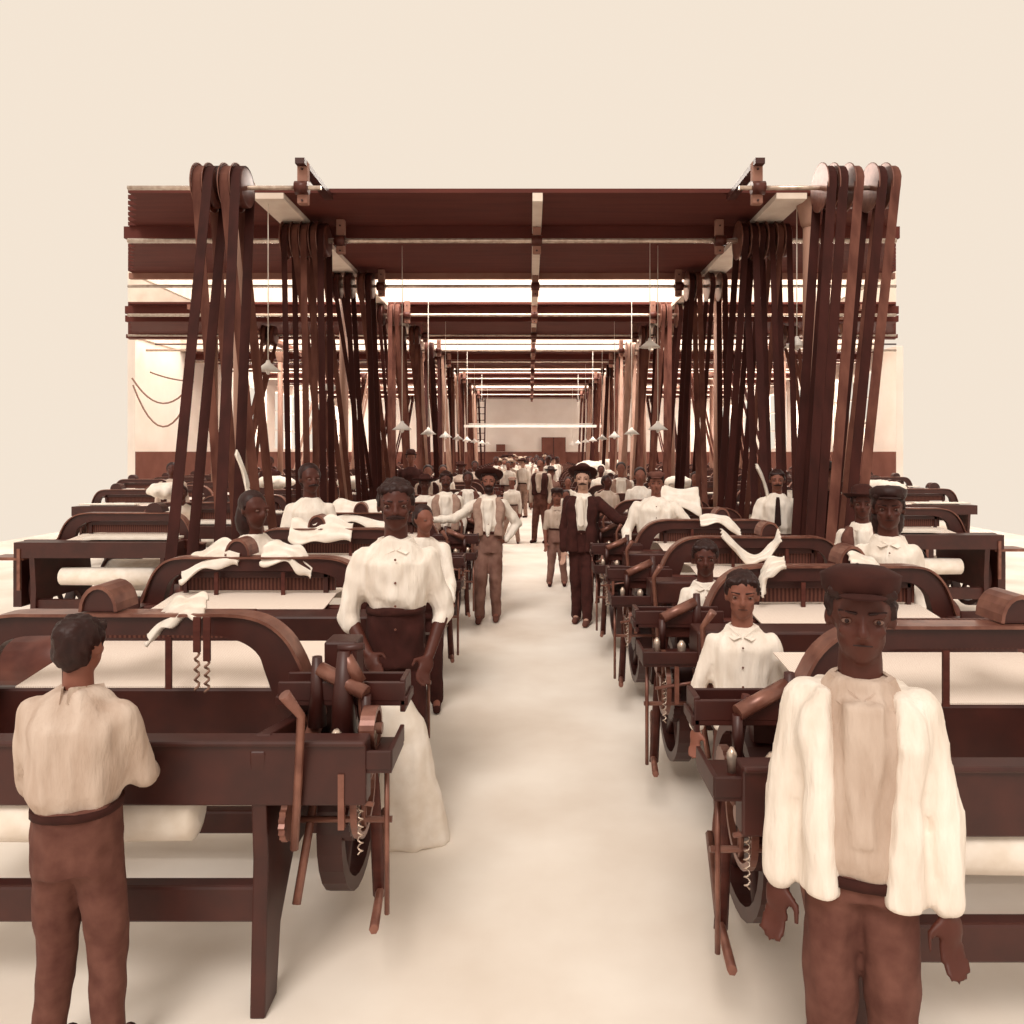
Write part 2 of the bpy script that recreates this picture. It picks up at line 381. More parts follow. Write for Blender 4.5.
for k, Y in enumerate(SY):
    l = max(XL(Y), -XW + .1); r = min(XR(Y), XW - .1)
    t = thing('line_shaft', '%s steel line shaft from the front, crossing the hall under the ceiling' % ORD[k], 'shaft', (0, Y, ZS), 'line shafts under the ceiling')
    if k == 0:
        for a, b in ((l, -2.2), (2.2, r)): MB().tube([(a, 0, 0), (b, 0, 0)], .025).build('shaft_rod', 'steel', t)
    else:
        MB().tube([(l, 0, 0), (r, 0, 0)], .032 if k % 2 else .026, 10).build('shaft_rod', 'steel', t)
    groups = []
    for sx, side in ((-1, 'left'), (1, 'right')):
        if k == 0: groups += [(sx, side, 'inner', [3.02, 3.14, 3.30, 3.42] if sx < 0 else [3.10, 3.22, 3.38, 3.62, 3.76])]
        elif k == 1: groups += [(sx, side, 'inner', [2.70, 2.80, 2.92, 3.04, 3.17] if sx < 0 else [2.78, 2.90, 3.0, 3.12, 3.24, 3.34])]
        else: groups += [(sx, side, 'inner', [2.68, 2.80, 3.02, 3.22][:4 if k < 7 else 3])]
        if k >= 4 and k % 2 == 0: groups += [(sx, side, 'outer', [6.1, 6.3])]
    for sx, side, wh, xs in groups:
        for q, x in enumerate(xs):
            x *= sx
            for nm, me in (('pulley', pmesh),):
                o = bpy.data.objects.new(nm, me); COL.objects.link(o); o.parent = t; o.location = (x, 0, 0)
            if k < 6:
                o2 = bpy.data.objects.new('rim', rmesh); COL.objects.link(o2); o2.parent = o
            rows = sorted((LY if sx < 0 else RY)[1:], key=lambda v: abs(v + .1 - Y))
            n2 = (len(xs) + 1) // 2
            if wh == 'inner':
                col1 = q < n2; row = rows[(q if col1 else q - n2) % 3]
                row = rows[(0, 1, 0, 1, 0, 1)[q % 6]] if k else [v for v in rows if v < 8.1][(1, 0, 1, 0, 0)[q] if sx < 0 else 0]
                lo, hi = min(xs), max(xs); bx = 2.52 + (abs(x) - lo) / (hi - lo) * (.42 if k or sx > 0 else .58); by = row + .1
            else: bx, by = x * sx + .75, rows[q % 2] + .1
            zb = .55
            lab = '%s leather belt from the aisle on the %s %s pulleys of %s line shaft' % (ORD[q], side, wh, ORD[k]) if k < 8 else \
                'leather drive belt among the farthest %s belts near the end wall' % side
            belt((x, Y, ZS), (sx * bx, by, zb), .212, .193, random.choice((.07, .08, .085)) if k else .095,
                 ('sunlit_belt' if k > 4 and random.random() < .45 else 'belt2') if random.random() < (.3 if k < 3 else .6) else 'belt', lab, 'drive belts hanging from the %s pulleys' % side)  # some farther belts take the pale tone with sunlight in its colour
    if k:
        zt = ZC - .1
        inopen = any(a[1] < Y < b[0] for a, b in zip(soff, soff[1:]))
        hanger(.09, Y, zt, 'shaft hanger in the middle of the ceiling on the %s line shaft' % ORD[k])
    for sx, side in ((-1, 'left'), (1, 'right')):
        hanger(sx * (2.5 if k else 2.4), Y, ZC - .001, 'shaft hanger by the %s pulleys on the %s line shaft' % (side, ORD[k]))
# low countershafts that the belts drive, between the two lines of looms
for sx, side, ys in ((-1, 'left', LY), (1, 'right', RY)):
    for k, Y in enumerate(ys):
        if k == 0 or Y > 40.5: continue
        t = thing('countershaft', 'low countershaft with a belt drum %s of the aisle, %s row from the front' % (side, ORD[k]) if k < 20 else 'low countershaft with a belt drum %s of the aisle near the end wall' % side, 'shaft', (sx * 2.84, Y + .1, 0), 'countershafts between the looms')
        MB().lathe([(.02, -.32), (.186, -.31), (.186, .31), (.02, .32)], (0, 0, .55), 'x', 20).build('drum', 'pulley', t)
        MB().tube([(-.35, 0, .55), (.35, 0, .55)], .022, 8).build('rod', 'iron', t)
        for x in (-.335, .335): MB().prism([(-.12, 0), (.12, 0), (.04, .60), (-.04, .60)], x - .012, x + .012, 'x').build('stand', 'iron', t)
# thin tie rods across the roof lights
for k, (Y, z) in enumerate(((14.0, ZC - .02), (21.5, ZC - .02), (28.4, ZC - .02))):
    tag(MB().tube([(max(XL(Y), -XW), 0, 0), (min(XR(Y), XW), 0, 0)], .022).build('tie_rod', 'iron', loc=(0, Y, z)), '%s thin dark tie rod crossing a bright roof light' % ORD[k], 'rod', 'tie rods')
# white beams and walkway far down the hall
for Y, z, h, lab in ((30, H + 1.02, .1, 'white rail crossing high over the far end of the aisle'), (32, H + 1.18, .05, 'thin white rail just behind the lower white crossing rail')):
    tag(MB().box((0, 0, 0), (5.6, .1, h)).build('crossing_rail', 'shade', loc=(0.2, Y, z)), lab, 'rail')
    for sx in (-1, 1): pass
t = thing('ladder', 'tall thin ladder leaning on the far left of the aisle end', 'ladder', (-2.75, 41.5, 0))
for x in (-.25, .25): MB().tube([(x, 0, 0), (x, .9, 5.0)], .04).build('rail', 'wood', t)
for i in range(13): z = .35 + .36 * i; MB().tube([(-.25, z * .18, z), (.25, z * .18, z)], .025, 6).build('rung', 'wood', t)
# pendant lamps
def lamp(x, Y, zb, label):
    t = thing('pendant_lamp', label, 'lamp', (x, Y, zb), 'pendant lamps over the looms')
    MB().tube([(0, 0, .1), (0, 0, ZC - zb)], .006, 5).build('cord', 'cloth', t)
    MB().lathe([(.02, .13), (.03, .10), (.15, 0), (.145, 0), (.02, .09)]).build('lamp_shade', 'shade', t)
    MB().ell((0, 0, .0), (.03, .03, .045), 10).build('bulb', 'shade', t)
for k, Y in enumerate((11.3, 14.2, 17.1, 20, 23, 26, 30, 34)):
    for sx, side in ((-1, 'left'), (1, 'right')):
        lamp(sx * 1.9, Y, H + .33, '%s white shaded pendant lamp from the front on the %s of the aisle' % (ORD[k], side))
lamp(-3.17, 9.2, H + .98, 'small pendant lamp on a long white cord left of the first left pulleys')
lamp(3.3, 9.4, H + 1.3, 'small pendant lamp on a long white cord right of the first right pulleys')
lamp(1.72 * 1, 10.9, H + 1.5, 'small pendant lamp on a white cord beside the second right pulleys')
lamp(-2.9, 11.0, H + .9, 'small pendant lamp between the first and second left pulleys')
# sagging wires on the far left
def wire(pts, r, label, m='rope'):
    tag(MB().tube([Vector(p) - Vector(pts[0]) for p in pts], r, 6).build('hanging_wire', m, loc=pts[0]), label, 'wire', 'wires at the left wall')
for k, (x0, y0, x1, y1, sag, Y) in enumerate(((132, 378, 188, 380, 24, 15), (133, 385, 187, 388, 40, 15.3), (150, 372, 186, 380, 2, 16))):
    pts = []
    for i in range(13):
        q = i / 12; px = x0 + (x1 - x0) * q; py = y0 + (y1 - y0) * q + sag * 4 * q * (1 - q)
        pts.append(((px - CX) * Y / F, Y + .02 * i, H - (py - CY) * Y / F))
    wire(pts, .018, ('upper sagging wire near the left wall', 'lower sagging wire near the left wall', 'nearly straight wire above the sagging ones at left')[k])

# ------------------------------------------------------------------ power loom
# local frame: x = distance from the aisle end towards the wall (times sx), y = 0 at the arch, -y to the viewer
def spline(P, n=5):
    out = []
    for i in range(len(P) - 1):
        a = P[max(i - 1, 0)]; b = P[i]; c = P[i + 1]; d = P[min(i + 2, len(P) - 1)]
        for j in range(n):
            q = j / n; out.append(tuple(.5 * (2 * b[k] + (c[k] - a[k]) * q + (2 * a[k] - 5 * b[k] + 4 * c[k] - d[k]) * q * q + (3 * b[k] - a[k] - 3 * c[k] + d[k]) * q ** 3) for k in range(len(b))))
    return out + [tuple(P[-1])]
AP = [(.24, .84, .05), (.36, .85, .06), (.45, .91, .07), (.49, 1.0, .07), (.53, 1.08, .062), (.60, 1.135, .055), (.70, 1.16, .045), (.85, 1.165, .04), (1.6, 1.165, .04), (1.78, 1.16, .045), (1.88, 1.135, .055), (1.95, 1.08, .062), (1.99, 1.0, .07), (2.03, .91, .07), (2.12, .85, .06), (2.24, .84, .05)]
AP = spline(AP, 4); ARCH = [(p[0], p[1]) for p in AP]; AH = [p[2] for p in AP]
def loom_parts(sx, full=True, front=False):
    P = []
    def X(p): return [(sx * a, b) for a, b in p]
    def add(name, m, mb, bevel=0): P.append((name, m, mb, bevel))
    v = (lambda x, y, z: (sx * x, y, z))
    # end frames
    fr = [(-.50, 0), (-.38, 0), (-.34, .22), (-.2, .38), (.2, .38), (.34, .22), (.38, 0), (.50, 0), (.46, .55), (.42, .78), (.1, .84), (-.1, .84), (-.44, .90), (-.5, .86), (-.47, .5)]
    for u in (.42, 1.98):
        add('side_frame', 'iron', MB().prism(fr, sx * (u - .025), sx * (u + .025), 'x'), .006)
    a = MB().ribbon(X(ARCH), AH, -.03, .03); add('arch', 'iron', a)
    edge = [(p[0], p[1] + .0) for p in ARCH]
    # top flange of the arch
    fl = []
    for i, p in enumerate(ARCH):
        q0 = ARCH[max(i - 1, 0)]; q1 = ARCH[min(i + 1, len(ARCH) - 1)]
        dx, dz = q1[0] - q0[0], q1[1] - q0[1]; n = math.hypot(dx, dz); fl.append((p[0] - dz / n * AH[i], p[1] + dx / n * AH[i]))
    add('arch_flange', 'iron_lit', MB().ribbon(X(fl), .006, -.05, .05))  # light along the top edge put into the flange colour
    hw = .62
    if front:
        hw = .34 if sx < 0 else .50
        add('breast_beam', 'iron', MB().box(v(1.26, .085, .775), (2.0, .05, .24)), .012)
        add('front_chest', 'iron', MB().box(v(1.18, -.455, .79), (2.22, .08, .21)).box(v(1.18, -.50, .89), (2.22, .02, .02)), .008)
        prof = ((.065, .90), (.30, .93), (.56, .958))
        add('heddles', 'heddle', MB().box(v(1.46, .60, 1.03), (1.2, .03, .13)))
        if sx < 0: add('end_box', 'iron', MB().box(v(.30, .16, .94), (.13, .14, .26)), .01)
    else:
        add('breast_beam', 'iron', MB().box(v(1.20, -.40, .885), (1.9, .20, .15)), .012)
        add('heddles', 'heddle', MB().box(v(1.24, .05, 1.06), (1.2, .03, .12)))
        prof = ((-.31, .955), (-.2, .965), (0, .99), (.3, .97), (.46, .88))
    add('warp_sheet', 'warp', MB().loft([[Vector(v(hw, y, z)), Vector(v(1.86, y, z)), Vector(v(1.86, y, z - .006)), Vector(v(hw, y, z - .006))] for y, z in prof], smooth=False))
    if not front: add('sley', 'wood', MB().box(v(1.18, -.14, .90), (2.1, .07, .09)), .006)
    if not front: add('heddle_frame', 'iron', MB().box(v(1.24, .03, 1.10), (1.14, .03, .04)).box(v(1.24, .03, .80), (1.14, .03, .04)).box(v(.69, .03, .95), (.03, .03, .32)).box(v(1.79, .03, .95), (.03, .03, .32))
        .box(v(1.24, .10, 1.09), (1.14, .02, .035)), .003)
    add('cloth_roll', 'cloth', MB().lathe([(.03, -.6), (.085, -.58), (.09, 0), (.085, .58), (.03, .6)], v(1.24, -.40, .62), 'x', 16))
    add('warp_beam', 'cloth', MB().lathe([(.04, -.58), (.17, -.57), (.17, .57), (.04, .58)], v(1.24, .44, .50), 'x', 18))
    add('beam_flange', 'iron', MB().lathe([(.03, -.01), (.205, -.01), (.205, .01), (.03, .01)], v(.66, .44, .50), 'x', 20))
    add('beam_flange', 'iron', MB().lathe([(.03, -.01), (.205, -.01), (.205, .01), (.03, .01)], v(1.83, .44, .50), 'x', 20))
    add('front_rail', 'iron', MB().box(v(1.2, -.42, .34), (1.56, .06, .12)), .01)
    add('rear_rail', 'iron', MB().box(v(1.2, .38, .22), (1.56, .06, .10)), .01)
    add('flywheel', 'iron', MB().wheel(v(.26, .12, .46), .35, .05, .09, 6, .06))
    add('drive_pulley', 'pulley', MB().wheel(v(2.24, .1, .55), .19, .03, .10, 5, .05))
    if full:
        if not front: add('take_up_cloth', 'cloth', MB().box(v(1.24, -.47, .70), (1.08, .01, .2)))
        add('shuttle_box', 'iron', MB().box(v(.22, -.14, .93), (.48, .13, .035)).box(v(.22, -.20, .965), (.46, .015, .07)).box(v(.22, -.08, .965), (.46, .015, .07)).box(v(.0, -.14, .95), (.02, .13, .12)), .004)
        add('shuttle_box', 'iron', MB().box(v(2.2, -.14, .93), (.42, .13, .035)).box(v(2.2, -.20, .965), (.40, .015, .07)), .004)
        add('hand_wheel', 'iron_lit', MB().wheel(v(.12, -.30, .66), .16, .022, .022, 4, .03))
        add('gear', 'iron', MB().gear(v(.20, -.12, .55), .15, .035, 26).lathe([(.05, -.06), (.05, .06)], v(.2, -.12, .55), 'x', 12))
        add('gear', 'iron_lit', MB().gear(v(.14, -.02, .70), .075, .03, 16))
        add('picker_stick', 'wood', MB().tube([v(.10, -.12, .18), v(.12, -.13, .6), v(.18, -.15, 1.0)], [.025, .022, .016], 6))
        add('shipper_lever', 'iron_lit', MB().tube([v(.30, -.50, .55), v(.28, -.52, .80), v(.26, -.56, 1.0), v(.30, -.60, 1.08)], [.014, .014, .014, .02], 8))
        add('side_tray', 'iron', MB().box(v(.16, -.36, .80), (.34, .24, .03)).box(v(.16, -.48, .83), (.34, .015, .06)).box(v(-.005, -.36, .83), (.015, .24, .06)), .003)
        add('oil_cup', 'steel', MB().lathe([(.02, 0), (.022, .05), (.008, .07)], v(.2, -.36, .815)))
        add('oil_cup', 'steel', MB().lathe([(.014, 0), (.016, .06), (.005, .08)], v(.08, -.34, .815)))
        add('weft_cylinder', 'iron_lit', MB().tube([v(.12, -.26, .975), v(.30, -.20, 1.045)], .027, 12))
        add('cylinder_stand', 'iron', MB().tube([v(.31, -.20, .84), v(.31, -.20, 1.09)], [.035, .018], 8))
        add('cylinder_stand', 'iron', MB().tube([v(.12, -.26, .82), v(.12, -.26, .97)], .018, 8))
        add('spring', 'steel', MB().tube([v(.10 + .009 * math.cos(q * 1.2), -.44 + .009 * math.sin(q * 1.2), .50 + q * .005) for q in range(44)], .003, 4))
        add('guide_rod', 'iron_lit', MB().tube([v(.02, -.40, .28), v(.02, -.40, .79)], .009, 6))
        add('guide_rod', 'iron_lit', MB().tube([v(.02, -.3, .55), v(.34, -.3, .55)], .011, 6))
        add('guide_rod', 'iron_lit', MB().tube([v(.4, -.43, .72), v(.05, -.47, .68)], .008, 6))
        add('treadle_arm', 'iron_lit', MB().tube([v(.06, -.42, .24), v(.10, -.1, .20), v(.16, .3, .30)], .016, 6))
        add('ratchet', 'iron_lit', MB().gear(v(.34, -.44, .62), .07, .02, 18))
        add('ratchet', 'iron_lit', MB().gear(v(.36, -.40, .76), .045, .02, 12))
        add('crank_shaft', 'steel', MB().tube([v(.16, .14, .42), v(2.28, .14, .42)], .02, 8))
        add('connecting_arm', 'iron_lit', MB().tube([v(.36, .14, .46), v(.36, -.12, .84)], .018, 6))
        add('connecting_arm', 'iron_lit', MB().tube([v(.33, -.38, .3), v(.30, -.2, .7)], .015, 6))
        add('bracket', 'iron_lit', MB().box(v(.33, -.2, .80), (.05, .26, .03), Matrix.Rotation(.5, 3, 'X')), .003)
        add('bracket', 'iron_lit', MB().box(v(.15, -.49, .70), (.02, .02, .18)))
        hp = [(1.36 + .09 * math.cos(q * PI / 10), 1.215 + .095 * math.sin(q * PI / 10)) for q in range(11)]
        add('top_roller', 'iron', MB().prism(X(hp), -.02, .12))
        add('roller_hoop', 'iron_lit', MB().ribbon(X(hp), .008, -.03, .13))
        for u in (1.0, 1.52): add('harness_strap', 'wood', MB().box(v(u, -.03, 1.02), (.03, .012, .20)))
    for name, m, mb, bv in P:
        for q in mb.bm.verts:
            if abs(q.co.x) > .7: q.co.x = math.copysign(.7 + (abs(q.co.x) - .7) * .76, q.co.x)
    return P
def make_loom(sx, label, loc, front=False):
    t = thing('power_loom', label, 'loom', loc, 'looms along the aisle')
    for name, m, mb, bv in loom_parts(sx, True, front): mb.build(name, m, t, bevel=bv)
    return t
def merged_loom(sx):
    P = loom_parts(sx, False); names = []; bm = bmesh.new()
    for name, m, mb, bv in P:
        if m not in names: names.append(m)
        for f in mb.bm.faces: f.material_index = names.index(m)
        me = bpy.data.meshes.new('t'); mb.bm.to_mesh(me); bm.from_mesh(me); bpy.data.meshes.remove(me)
    mb2 = MB(); mb2.bm.free(); mb2.bm = bm
    # end clutter and loose cloth in the same mesh
    def blk(m, c, d):
        if m not in names: names.append(m)
        mb2.mi = names.index(m); mb2.box((sx * c[0], c[1], c[2]), d)
    blk('iron_lit', (.16, -.36, .80), (.34, .24, .03)); blk('iron_lit', (.3, -.5, .7), (.03, .02, .4)); blk('cloth', (1.3, -.3, .985), (.9, .2, .02)); blk('iron', (.15, -.1, .55), (.08, .4, .5))
    hp = [(sx * (1.36 + .09 * math.cos(q * PI / 10)), 1.215 + .095 * math.sin(q * PI / 10)) for q in range(11)]
    mb2.mi = names.index('iron'); mb2.prism(hp, -.02, .12)
    o = mb2.build('power_loom', names); me = o.data; bpy.data.objects.remove(o); return me
far = {sx: merged_loom(sx) for sx in (-1, 1)}
for sx, side, ys, x0 in ((-1, 'left', LY, -.46), (1, 'right', RY, .56)):
    proto = None
    for k, Y in enumerate(ys):
        if Y > 40.5: continue
        lab = 'dark cast iron power loom beside the aisle on the %s, %s row from the front' % (side, ORD[k]) if k < 20 else 'dark power loom beside the aisle on the %s close to the end wall' % side
        x = x0 - (.07 if sx < 0 and k else 0) + (.08 if sx > 0 and k > 3 else 0)
        if k < 7:
            if k == 0: make_loom(sx, lab, (x, Y, 0), True)
            elif proto is None: proto = make_loom(sx, lab, (x, Y, 0))
            else: dup(proto, (x, Y, 0), lab)
        else:
            o = bpy.data.objects.new('power_loom', far[sx]); COL.objects.link(o); o.location = (x, Y, 0); tag(o, lab, 'loom', 'looms along the aisle')
    for c, (xi, flip) in enumerate(((3.28, True), (5.5, False), (7.75, False))):
        for k, Y in enumerate(ys):
            if Y > 40.5: continue
            lim = -XL(Y) if sx < 0 else XR(Y)
            if xi + .7 > lim: continue
            o = bpy.data.objects.new('power_loom', far[-sx if flip else sx]); COL.objects.link(o)
            o.location = (sx * (xi + 1.93 if flip else xi), Y, 0)
            tag(o, 'dark power loom in the %s line %s of the aisle, %s' % (ORD[c + 1], side, (ORD[k] + ' row from the front') if k < 20 else 'close to the end wall'), 'loom', 'looms beyond the belts')

# cloths draped on the looms
def drape(pts, w, label, th=.012, m='cloth', cat='cloth'):
    base = Vector(pts[0]); rings = []
    n = 8; P = [Vector(p) for p in pts]
    path = []
    for i in range(len(P) - 1):
        a = P[max(i - 1, 0)]; b = P[i]; c = P[i + 1]; d = P[min(i + 2, len(P) - 1)]
        for j in range(n):
            q = j / n; path.append(.5 * ((2 * b) + (c - a) * q + (2 * a - 5 * b + 4 * c - d) * q * q + (3 * b - a - 3 * c + d) * q ** 3))
    path.append(P[-1])
    for i, p in enumerate(path):
        d = (path[min(i + 1, len(path) - 1)] - path[max(i - 1, 0)]).normalized(); s_ = Vector((0, .55, .83)); nn = d.cross(s_).normalized()
        ww = w * (1 + .25 * math.sin(i * .5)); ring = []
        for k in range(9): ring.append(p - base + s_ * (k / 8 - .5) * ww + nn * (.012 * math.sin(k * 2.2 + i * .25)) + nn * th / 2)
        for k in range(8, -1, -1): ring.append(p - base + s_ * (k / 8 - .5) * ww + nn * (.012 * math.sin(k * 2.2 + i * .25)) - nn * th / 2)
        rings.append(ring)
    mb = MB().loft(rings); return tag(mb.build('draped_cloth', m, loc=base), label, cat, 'cloths draped on the looms')
def W(px, py, Y): return ((px - CX) * Y / F, Y, H - (py - CY) * Y / F)
drape([W(150, 634, 2.93), W(162, 622, 2.93), W(176, 611, 2.93), W(190, 606, 2.93), W(206, 607, 2.93)], .10, 'white cloth strip over the left shoulder of the nearest left loom arch')
drape([W(183, 572, 4.5), W(200, 562, 4.5), W(222, 553, 4.5), W(240, 555, 4.5)], .16, 'white cloth over the arch of the second left loom, left piece')
drape([W(262, 555, 4.5), W(285, 553, 4.5), W(300, 560, 4.5), W(312, 569, 4.5)], .14, 'white cloth over the arch of the second left loom, right piece')
drape([W(290, 529, 6.15), W(310, 534, 6.15), W(330, 528, 6.15), W(352, 532, 6.15)], .2, 'pale cloth lying across the top of the third left loom')
drape([W(330, 516, 7.8), W(350, 512, 7.8), W(380, 516, 7.8), W(405, 522, 7.8)], .3, 'white cloth heaped over the fourth left loom')
drape([W(722, 533, 5.5), W(734, 546, 5.5), W(748, 559, 5.5), W(762, 556, 5.5), W(774, 546, 5.5), W(780, 535, 5.5)], .08, 'white cloth hanging in a loop from the third right loom arch')
drape([W(700, 521, 6.9), W(716, 519, 6.9), W(730, 524, 6.9), W(740, 533, 6.9)], .1, 'white cloth on the shoulder of the fourth right loom arch')
drape([W(762, 590, 4.1), W(764, 576, 4.1), W(772, 566, 4.1), W(785, 562, 4.1)], .09, 'knotted white rag on the second right loom arch')
drape([W(850, 561, 4.1), W(862, 562, 4.1), W(876, 570, 4.1), W(885, 580, 4.1)], .1, 'white cloth at the right end of the second right loom arch')
drape([W(655, 500, 8.4), W(675, 498, 8.4), W(700, 502, 8.4)], .3, 'white cloth lying over the fifth right loom')
drape([W(236, 452, 5.9), W(243, 470, 5.9), W(248, 490, 5.9)], .05, 'pale cloth hanging from the belts beside the seated girl at left')
drape([W(757, 466, 8.0), W(765, 485, 8.0), W(771, 512, 8.0)], .06, 'pale twisted cloth hanging by the man in a tie')
# patches of finished cloth standing in further looms
for k, (px, py, Y, wd) in enumerate(((165, 486, 11, .5), (275, 478, 14, .8), (350, 476, 14, .5), (590, 462, 24, 1.0), (610, 458, 28, 1.2), (600, 466, 20, .8), (680, 480, 14, .6), (790, 500, 9.3, .4), (880, 468, 12, .8))):
    x, y, z = W(px, py, Y)
    mb = MB().ell((0, 0, 0), (wd / 2, .25, .12 if wd < 1 else .3), 12)
    me = voxel(mb, .04, 2, .04, 5); o = obj_me('cloth_bundle', me, 'cloth'); o.location = (x, y, min(z, 1.27))
    tag(o, 'white bundle of cloth on a loom, %s' % ('far left near the edge', 'left between the belts', 'left of the standing man', 'at the far right end of the aisle', 'behind the hatted man in a suit', 'just right of the suited man hat', 'right of the aisle behind the columns', 'right among the belts', 'at the far right edge')[k], 'cloth', 'bundles of cloth on far looms')
# big white cloth heap on the floor by the nearest left loom
mb = MB(); rows = []
for z, wx, wy in ((0, .25, .13), (.12, .22, .13), (.35, .19, .12), (.55, .15, .11), (.65, .09, .08), (.68, .03, .03)): rows.append((-.03 * (z * 2), 0, z, wx, wy))
mb.stack(rows, 24); me = voxel(mb, .015, 2, .014, 7); o = obj_me('cloth_heap', me, 'cloth'); o.location = (-.62, 3.46 + .05, 0)
o.location = (-.62, 3.60, 0)
HEAP = o; tag(o, 'tall mound of white cloth on the floor beside the nearest left loom', 'cloth')

# extra furniture on the nearest left loom: straps with twisted cords, levers
t = thing('harness_cords', 'two dark straps with twisted cords hanging from the nearest left loom arch', 'straps', (0, 2.84, 0))
for px, y0, y1, y2 in ((197, 617, 652, 690), (207, 617, 661, 692)):
    a = Vector(W(px, y0, 2.84)); b = Vector(W(px, y1, 2.84)); c = Vector(W(px, y2, 2.84))
    MB().box(((a.x + b.x) / 2, 0, (a.z + b.z) / 2), (.026, .01, a.z - b.z)).build('strap', 'wood', t)
    MB().tube([Vector((a.x + .008 * math.sin(i * 1.3), .008 * math.cos(i * 1.3), b.z + (c.z - b.z) * i / 18)) for i in range(19)], .005, 5).build('twisted_cord', 'rope', t)
t = thing('belt_shifter', 'curved iron lever standing at the aisle end of the nearest left loom', 'lever', (0, 2.6, 0))
Yq = 2.72
def V3(px, py, Y): q = W(px, py, Y); return Vector((q[0], q[1] - 2.6, q[2]))
MB().tube([V3(346, 655, Yq), V3(352, 668, Yq), V3(361, 682, Yq)], [.022, .026, .022], 10).build('grip', 'iron_lit', t)
MB().tube([V3(361, 682, Yq), V3(361, 700, Yq), V3(362, 715, Yq), V3(368, 738, Yq)], .012, 8).build('lever_bar', 'iron_lit', t)
MB().tube([V3(338, 648, Yq), V3(350, 648, Yq), V3(364, 646, Yq)], .014, 8).build('pivot', 'iron', t)
t = thing('weft_fork_stand', 'squat iron post with a wheel at the aisle end of the nearest left loom', 'machine part', (0, 2.6, 0))
MB().tube([V3(345, 650, Yq), V3(343, 700, Yq), V3(345, 745, Yq)], [.025, .04, .05], 10).build('post', 'iron', t)
a = V3(371, 728, 2.62); MB().wheel(a, .075, .016, .05, 5, .02).build('wheel', 'iron_lit', t)

# ------------------------------------------------------------------ people
def unit(v): return Vector(v).normalized()
def hand(mb, w, d, side, sc, curl=.5, fingers=True):
    """palm and five fingers from wrist w along d; side = direction of the thumb"""
    d = unit(d); s_ = unit(side); s_ = (s_ - d * s_.dot(d)).normalized(); n = d.cross(s_).normalized()
    if n.y > 0: n = -n                                  # fingers curl to the body's front / palm side
    L = sc
    rot = Matrix((s_, n, d)).transposed()
    mb.ell(w + d * .045 * L, (.042 * L, .018 * L, .055 * L), 10, rot)
    if not fingers:
        mb.ell(w + d * .11 * L, (.036 * L, .016 * L, .05 * L), 8, rot); return
    for i, (o, ln) in enumerate(((.030, .074), (.010, .084), (-.010, .078), (-.029, .06))):
        p = w + d * .085 * L + s_ * o * L; q = p + (d + n * curl * .5 + s_ * o * 2).normalized() * ln * .5 * L
        r = q + (d + n * curl * 1.6).normalized() * ln * .5 * L
        mb.cap(p, q, .0095 * L, .0085 * L, 6); mb.cap(q, r, .0085 * L, .007 * L, 6)
    p = w + d * .03 * L + s_ * .032 * L; q = p + (d * .6 + s_ * .8).normalized() * .038 * L; r = q + (d * .9 + s_ * .25 + n * .3).normalized() * .034 * L
    mb.cap(p, q, .013 * L, .011 * L, 6); mb.cap(q, r, .0105 * L, .0085 * L, 6)

